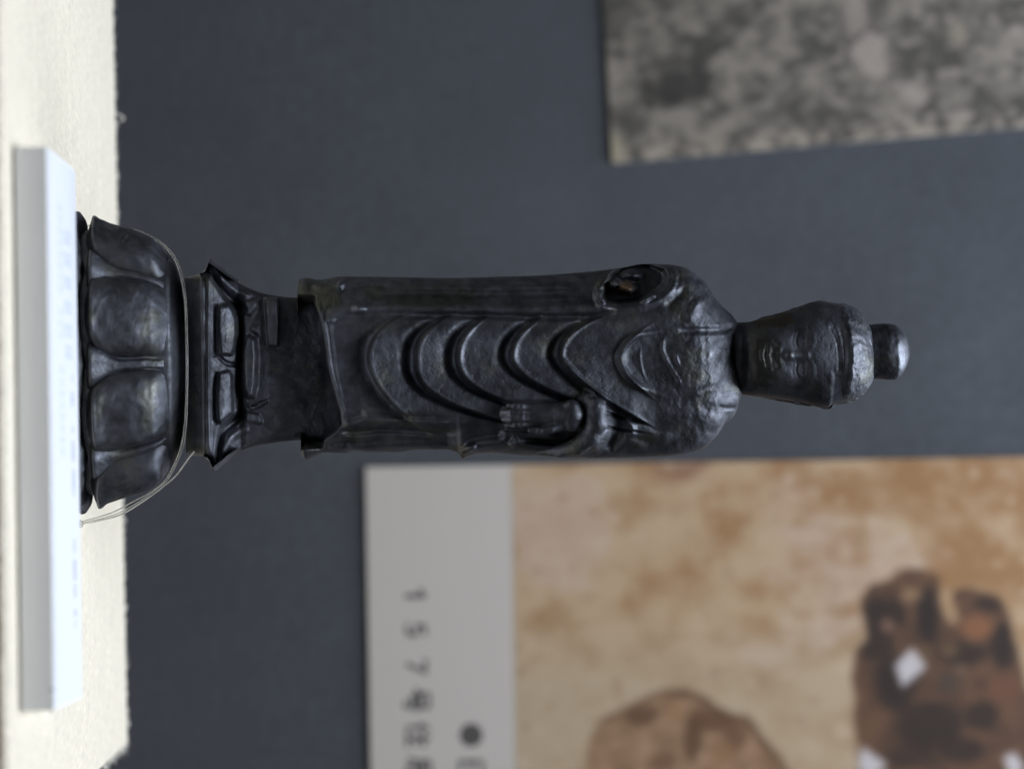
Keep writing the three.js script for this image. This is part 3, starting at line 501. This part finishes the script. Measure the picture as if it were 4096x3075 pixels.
  R.poly([[2110, 1592], [2330, 1600], [2330, 1716], [2110, 1730], [2020, 1722], [1995, 1660], [2015, 1598]], 34, 40);
  // left sleeve opening where the arm is lost
  const hole = [[2412, 1150], [2402, 1185], [2420, 1212], [2470, 1220], [2540, 1212], [2585, 1196], [2640, 1172], [2668, 1140], [2680, 1104], [2666, 1072], [2600, 1040], [2480, 1052], [2430, 1100]];
  R.stroke([[2440, 1090], [2395, 1150], [2388, 1192], [2412, 1228], [2480, 1236], [2560, 1224], [2640, 1198], [2690, 1150], [2700, 1100], [2690, 1060]], 20, 10, { taper: 0.08 });
  R.poly(hole, -88, 22);
  R.stroke([[2404, 1158], [2400, 1190], [2424, 1214]], 12, 60, { taper: 0.3 });
  R.bump(2505, 1148, 60, 34, 74); R.bump(2462, 1124, 44, 34, 70); R.bump(2530, 1096, 60, 32, 64); R.bump(2520, 1160, 24, 20, 60); R.bump(2450, 1138, 22, 22, 80);
  R.stroke([[2560, 1216], [2600, 1186], [2625, 1176]], 16, 26, { taper: 0.3 });
  // shoulders: shawl folds at the neck
  R.stroke([[2760, 1140], [2700, 1200], [2660, 1240]], 26, -14, { taper: 0.3 }); R.stroke([[2800, 1180], [2780, 1240], [2740, 1290]], 30, 14, { taper: 0.3 });
  R.stroke([[2950, 1300], [2890, 1318], [2790, 1322], [2700, 1322]], 22, -13, { taper: 0.2 });
  R.bump(2895, 1600, 100, 60, 18); R.bump(2872, 1676, 100, 60, 15); R.stroke([[2955, 1630], [2905, 1632], [2870, 1626]], 14, -9, { taper: 0.2 });
  R.stroke([[2900, 1540], [2820, 1560], [2730, 1590]], 26, 10, { taper: 0.3 });
  // cast surface: coarser on chest and shoulders
  R.each((u, v, h) => h + (2.2 + 4.5 * sm(2560, 2800, u)) * fbm(u / 30, v / 44, 3, 4) + 4 * fbm(u / 130, v / 130, 8, 2));
}
const front = [[1200, 214], [1300, 224], [1450, 230], [1800, 228], [2100, 230], [2300, 234], [2500, 233], [2650, 238], [2765, 238], [2822, 223], [2865, 194], [2910, 158], [2945, 132], [2980, 118]];
const backD = [[1200, 200], [1800, 190], [2400, 190], [2650, 185], [2800, 165], [2900, 140], [2980, 115]];
const robeSpots = [[1250, 1190, 130, 75, [0.078, 0.080, 0.056], 0.75], [1250, 1800, 70, 60, [0.062, 0.062, 0.048], 0.5], [1840, 1805, 40, 35, [0.085, 0.075, 0.055], 0.7], [2500, 1150, 40, 30, [0.36, 0.24, 0.14], 0.7], [1700, 1190, 300, 60, [0.05, 0.052, 0.038], 0.6]];
const uOf = (b) => b + 300;                                          // drawing height of a level near the axis
{
  const sec = (b) => { const u = uOf(b), l = toA(tab2(u, silL), tab(silL, u)), r = toA(u, tab(silR, u)); const k = sm(2680, 2960, u); return { c: (l + r) / 2, w: (r - l) / 2, f: tab(front, u), k: tab(backD, u), n: mix(2.7, 2.15, k) }; };
  function tab2(u) { return u; }
  part('robe', loft({ b0: 904, b1: 2672, rows: 520, cols: 520, sec, color: patinaWithTints(robeSpots),
    relief: (a, b, z, s, c, q) => { if (s <= 0.0) return { dz: 6 * fbm(a / 60, b / 60, 2, 2) }; const [u, v] = toUV(a, b, z), w = sm(0.0, 0.22, s); let dz = R.at(u, v) * w;
      const e = Math.sqrt(Math.max(0, 1 - ((a - q.c) / q.w) ** 2)); dz = Math.max(dz, -z - q.k * e * 0.55); return { dz }; } }), bronze);
}

// --- head
const headL = [[2920, 1296], [2951, 1290], [3003, 1286], [3052, 1270], [3105, 1258], [3166, 1237], [3207, 1224], [3248, 1209], [3284, 1202], [3329, 1208], [3370, 1215], [3410, 1228]];
const headR = [[2920, 1566], [2950, 1574], [3044, 1589], [3126, 1601], [3187, 1609], [3248, 1622], [3280, 1630], [3306, 1632], [3322, 1622], [3382, 1609], [3410, 1600]];
const head = new THREE.Group(); head.name = 'head'; statue.add(head);
{
  const f = new Relief(2900, 3440, 1180, 1660, 2.5), zt = [[2920, 128], [2962, 150], [2985, 196], [3020, 222], [3070, 226], [3130, 224], [3190, 218], [3250, 226], [3330, 216], [3390, 206], [3410, 202]];
  const fc = 1420;
  // brows, sockets, lids
  for (const s of [-1, 1]) {
    f.stroke([[3222, fc + s * 14], [3252, fc + s * 52], [3246, fc + s * 92], [3222, fc + s * 122]], 20, 10, { taper: 0.2 });
    f.bump(3198, fc + s * 56, 42, 50, -24); f.bump(3194, fc + s * 58, 25, 40, 17);
    f.stroke([[3194, fc + s * 24], [3186, fc + s * 58], [3196, fc + s * 96]], 8, -8, { taper: 0.2 }); f.stroke([[3212, fc + s * 26], [3220, fc + s * 58], [3212, fc + s * 94]], 8, -6, { taper: 0.2 });
    f.bump(3110, fc + s * 78, 70, 62, 16); f.stroke([[3125, fc + s * 40], [3085, fc + s * 62]], 14, -9, { taper: 0.3 });
    f.bump(3118, fc + s * 20, 17, 16, 16);
  }
  f.stroke([[3250, fc], [3200, fc], [3150, fc + 1]], 24, 22, { taper: 0.2 }); f.stroke([[3180, fc], [3122, fc + 1]], 26, 34, { taper: 0.4 }); f.bump(3124, fc + 1, 26, 30, 20);
  f.stroke([[3096, fc - 2], [3080, fc]], 9, -7, { taper: 0.3 });
  f.stroke([[3074, fc - 44], [3079, fc - 18], [3074, fc], [3079, fc + 18], [3076, fc + 46]], 12, 15, { taper: 0.25 }); f.stroke([[3069, fc - 52], [3062, fc], [3069, fc + 54]], 7, -13, { taper: 0.12 }); f.stroke([[3056, fc - 32], [3048, fc], [3056, fc + 34]], 13, 16, { taper: 0.25 });
  f.stroke([[3036, fc - 30], [3032, fc], [3036, fc + 30]], 10, -9, { taper: 0.3 }); f.bump(3000, fc, 34, 52, 22);
  f.stroke([[3030, fc - 118], [2994, fc - 84], [2976, fc - 30], [2974, fc + 10], [2990, fc + 84], [3040, fc + 130]], 14, 14, { taper: 0.2 });
  f.stroke([[3320, 1262], [3352, 1320], [3370, 1400], [3374, 1480], [3366, 1560]], 9, 7, { taper: 0.2 }); f.stroke([[3310, 1300], [3345, 1360], [3356, 1440], [3352, 1520]], 8, -6, { taper: 0.2 });
  f.bump(3326, 1512, 20, 34, 14); f.bump(3316, 1300, 18, 24, 10); f.bump(3308, 1460, 18, 20, 7);
  f.stroke([[3072, 1292], [3130, 1278], [3215, 1254]], 11, -12, { taper: 0.15 });
  f.each((u, v, h) => h + 5 * fbm(u / 26, v / 44, 6, 4));
  const sec = (b) => { const u = uOf(b), l = toA(u, tab(headL, u)), r = toA(u, tab(headR, u)), z = tab(zt, u); return { c: (l + r) / 2, w: (r - l) / 2, f: z, k: tab([[2920, 110], [3050, 150], [3250, 200], [3410, 195]], u), n: 2.35 }; };
  part('face', loft({ b0: 2625, b1: 3106, rows: 210, cols: 260, sec, color: patinaWithTints([[3090, 1275, 110, 40, [0.085, 0.07, 0.042], 0.7], [3050, 1440, 90, 130, [0.050, 0.048, 0.036], 0.7]]), relief: (a, b, z, s) => { if (s <= 0) return { dz: 0 }; const [u, v] = toUV(a, b, z); return { dz: 0.30 * f.at(u, v) * sm(0, 0.25, s) }; } }), bronze, head);
  // hair: a close cap with a rough cast surface
  const hl = [[3352, 1212], [3372, 1213], [3410, 1226], [3443, 1247], [3471, 1282], [3488, 1318], [3498, 1366], [3502, 1405]], hr = [[3352, 1616], [3384, 1611], [3435, 1588], [3467, 1560], [3488, 1525], [3498, 1470], [3502, 1430]];
  const hz = [[3352, 214], [3372, 226], [3386, 229], [3400, 219], [3425, 195], [3447, 166], [3468, 130], [3486, 90], [3497, 48], [3502, 16]];
  part('hair', loft({ b0: 3052, b1: 3202, rows: 90, cols: 280, rowAt: (t) => 3052 + 150 * (1 - (1 - t) ** 1.8),
    sec: (b) => { const u = uOf(b), l = toA(u, tab(hl, u)), r = toA(u, tab(hr, u)); return { c: (l + r) / 2, w: (r - l) / 2, f: tab(hz, u), k: tab(hz, u) * 0.92, n: 2.2 }; }, color: patina,
    relief: (a, b, z, s) => { const [u, v] = toUV(a, b, z), edge = sm(3050 + 300, 3400, uOf(b)); const line = s > 0 ? 22 * sm(0, 1, Math.abs(v - 1420) / 210) : 0; return { dz: (11 * fbm(a / 30, b / 26, z / 60, 4)) * edge, db: (3202 - b) / 150 * (10 - line) + 6 * fbm(a / 40, z / 40, 3, 3) * edge }; } }), bronze, head);
  // topknot
  const kl = [[3470, 1300], [3488, 1297], [3553, 1292], [3585, 1297], [3614, 1318], [3632, 1348], [3642, 1382], [3646, 1404]], kr = [[3470, 1516], [3500, 1514], [3560, 1519], [3585, 1518], [3614, 1492], [3632, 1462], [3642, 1430], [3646, 1412]];
  part('topknot', loft({ b0: 3168, b1: 3346, rows: 70, cols: 160, frontBias: 0.5, rowAt: (t) => 3168 + 178 * (1 - (1 - t) ** 1.7), color: patina,
    sec: (b) => { const u = uOf(b), l = toA(u, tab(kl, u)), r = toA(u, tab(kr, u)), w = Math.max(3, (r - l) / 2); return { c: (l + r) / 2, w, f: w * 0.97, k: w * 0.97, n: 2.3, zc: -22 }; },
    relief: (a, b, z, s, c) => ({ da: 4 * fbm(a / 40, b / 40, z / 40, 3) * c, dz: 4 * fbm(a / 40, b / 40, z / 40, 3) }) }), bronzeSmooth, head);
  // ears: long lobes close to the head
  const ear = (pts, name) => { const C = pts.map(([u, v, z, r]) => [toA(u, v, z), toB(u, v, z), z, r]);
    const lo = [0, 1, 2].map((i) => Math.min(...C.map((p) => p[i] - p[3])) - 8), hi = [0, 1, 2].map((i) => Math.max(...C.map((p) => p[i] + p[3])) + 8);
    part(name, surfaceNets(lo, hi, 3.5, (x, y, z) => { let d = 1e9; for (let i = 0; i + 1 < C.length; i++) d = smin(d, cone(x, y, z, C[i], C[i + 1], 1.9), 7); return d; }, patina), bronze, head); };
  ear([[3052, 1279, 20, 13], [3110, 1270, 24, 15], [3180, 1250, 24, 18], [3232, 1232, 20, 18]], 'ear');
  ear([[3046, 1577, 10, 12], [3120, 1590, 14, 14], [3190, 1600, 14, 17], [3240, 1608, 10, 17]], 'ear');
  ear([[3336, 1606, 20, 14], [3318, 1618, 20, 16], [3296, 1620, 10, 16]], 'hair_lock');
}
function smin(a, b, k) { const h = clamp(0.5 + 0.5 * (b - a) / k); return mix(b, a, h) - k * h * (1 - h); }
function cone(x, y, z, p, q, flat = 1) {                              // distance to a tapered capsule (flattened in z)
  const zx = (z - p[2]) / flat, dz = (q[2] - p[2]) / flat, dx = q[0] - p[0], dy = q[1] - p[1], px = x - p[0], py = y - p[1];
  const t = clamp((px * dx + py * dy + zx * dz) / (dx * dx + dy * dy + dz * dz + 1e-9));
  return Math.hypot(px - dx * t, py - dy * t, zx - dz * t) - mix(p[3], q[3], t);
}

// --- hand: hangs palm-forward below the cuff, five separate fingers
{
  const Q = (u, v, z, r) => [toA(u, v, z), toB(u, v, z), z, r];
  const bones = [];                                                    // [from, to, blend]
  const arm = [Q(2366, 1666, 180, 46), Q(2294, 1660, 290, 41), Q(2244, 1658, 294, 38)];
  bones.push([arm[0], arm[1], 14], [arm[1], arm[2], 14], [Q(2286, 1628, 300, 31), Q(2286, 1694, 296, 31), 18]);
  const rows = [[1628, 289], [1650, 297], [1672, 297], [1693, 287]];
  for (const [v, z] of rows) bones.push([Q(2272, 1659 + (v - 1660) * 0.62, z - 14, 31), Q(2138, v, z, 18), 24]);
  const tips = [[1622, 2034, 13.2, 0], [1649, 2010, 14.4, 1], [1676, 2014, 13.8, 2], [1699, 2044, 12.2, 3]], fingers = [];
  for (const [v, u, r, i] of tips) { const z = rows[i][1], m = rows[i][0]; fingers.push([Q(2142, m, z, r + 2.4), Q(2086, mix(m, v, 0.5), z + 12, r + 1)], [Q(2086, mix(m, v, 0.5), z + 12, r + 1), Q(mix(2086, u, 0.55), mix(m, v, 0.8), z + 6, r)], [Q(mix(2086, u, 0.55), mix(m, v, 0.8), z + 6, r), Q(u, v, z - 14, r - 2.4)]); }
  const thumb = [[Q(2262, 1696, 296, 20), Q(2206, 1716, 308, 17)], [Q(2206, 1716, 308, 17), Q(2158, 1722, 314, 14)], [Q(2158, 1722, 314, 14), Q(2122, 1720, 312, 11)]];
  const f = (x, y, z) => {
    let d = 1e9; for (const [p, q, k] of bones) d = smin(d, cone(x, y, z, p, q), k);
    for (let i = 0; i < fingers.length; i += 3) { let e = 1e9; for (let j = 0; j < 3; j++) e = smin(e, cone(x, y, z, fingers[i + j][0], fingers[i + j][1]), 5); d = smin(d, e, 8); }
    let e = 1e9; for (const [p, q] of thumb) e = smin(e, cone(x, y, z, p, q), 6); d = smin(d, e, 9);
    return d + 1.6 * fbm(x / 22, y / 22, z / 22, 3);
  };
  const a0 = toA(2150, 1588, 290), a1 = toA(2150, 1748, 290), b0 = toB(1985, 1660, 290), b1 = toB(2425, 1660, 290);
  part('hand', surfaceNets([a0, b0, 140], [a1, b1, 366], 2.6, f, patina), bronzeSmooth);
  // the rolled edge of the sleeve round the wrist
  const roll = [Q(2316, 1598, 240, 16), Q(2358, 1602, 276, 30), Q(2384, 1632, 296, 38), Q(2388, 1688, 300, 41), Q(2366, 1742, 282, 40), Q(2312, 1782, 244, 34), Q(2246, 1802, 190, 24), Q(2160, 1806, 146, 13)];
  const lo = [0, 1, 2].map((i) => Math.min(...roll.map((p) => p[i] - p[3])) - 8), hi = [0, 1, 2].map((i) => Math.max(...roll.map((p) => p[i] + p[3])) + 8);
  part('sleeve_edge', surfaceNets(lo, hi, 3, (x, y, z) => { let d = 1e9; for (let i = 0; i + 1 < roll.length; i++) d = smin(d, cone(x, y, z, roll[i], roll[i + 1]), 14); return d + 3.5 * fbm(x / 26, y / 26, z / 26, 3); }, patina), bronze);
}

// ------------------------------------------------------------------ clear nylon line holding the statuette
{
  const nylon = new THREE.MeshPhysicalMaterial({ color: 0xf2f2ee, roughness: 0.12, transmission: 0.75, thickness: 0.0003, ior: 1.5, specularIntensity: 1 });
  const line = (pts, r) => new THREE.TubeGeometry(new THREE.CatmullRomCurve3(pts.map(([u, v, z]) => WP(u, v, z)), false, 'centripetal'), 260, r * S, 8);
  const t = thing('nylon_line', 'clear nylon line looped over the lotus base, tying it to the cloth', 'fishing line');
  const o = WP(310, 2090, 0); t.position.copy(o);
  const add = (pts, r) => { const g = line(pts, r); g.translate(-o.x, -o.y, -o.z); mesh('strand', g, nylon, t); };
  add([[330, 905, -60], [430, 895, -30], [468, 916, 0], [520, 921, 10], [581, 943, 20], [641, 975, 40], [688, 1024, 80], [718, 1090, 140], [736, 1190, 191.16], [742, 1330, 224.64], [744, 1450, 239.52], [742, 1600, 232.08], [734, 1720, 202.32], [718, 1800, 174], [690, 1868, 130], [655, 1925, 80], [600, 1968, 50], [530, 2006, 30], [455, 2046, 15], [390, 2068, 5], [330, 2084, 0], [306, 2092, 0]], 2.6);
  add([[468, 912, -10], [530, 916, 0], [585, 936, 10], [645, 969, 30], [694, 1020, 70], [726, 1090, 130], [742, 1190, 187.44], [748, 1330, 228.36], [750, 1450, 241.752], [748, 1600, 235.8], [742, 1720, 206.04], [730, 1790, 174], [700, 1864, 130], [664, 1924, 80], [612, 1966, 50], [545, 2012, 30], [470, 2052, 12], [400, 2074, 5], [340, 2088, 0], [308, 2098, 0]], 2.0);
  add([[776, 1806, 217.2], [762, 1822, 198.6], [744, 1846, 174], [720, 1880, 130], [690, 1914, 80], [665, 1934, 60], [620, 1970, 40], [550, 2018, 24], [480, 2058, 10], [400, 2080, 3], [330, 2094, 0], [304, 2104, 0]], 3.4);
  const k = [[322, 2078, 5], [316, 2090, 20], [328, 2100, 10], [318, 2108, -6], [310, 2096, 12], [326, 2086, 4], [312, 2102, 16]]; const g = line(k, 3.2); g.translate(-o.x, -o.y, -o.z); mesh('knot', g, nylon, t);
}

// ------------------------------------------------------------------ the case lamp itself (out of frame, overhead)
{
  const lamp = thing('case_lamp', 'flat white lamp panel above the display, out of view', 'lamp'); lamp.position.set(0.05, 0.665, 0.025); lamp.lookAt(0.04, 0.005, 0.02);
  mesh('diffuser', new THREE.BoxGeometry(0.70, 0.20, 0.004), new THREE.MeshStandardMaterial({ color: 0xffffff, emissive: new THREE.Color().setRGB(0.90, 0.95, 1.0), emissiveIntensity: 1.0 }), lamp);
  const fr = []; for (const [w, h, x, y] of [[0.74, 0.02, 0, 0.11], [0.74, 0.02, 0, -0.11], [0.02, 0.20, 0.36, 0], [0.02, 0.20, -0.36, 0]]) { const g = new THREE.BoxGeometry(w, h, 0.02); g.translate(x, y, -0.008); fr.push(g); }
  mesh('frame', mergeGeometries(fr), new THREE.MeshStandardMaterial({ color: 0x888888, roughness: 0.6 }), lamp);
}

renderer.render(scene, camera);
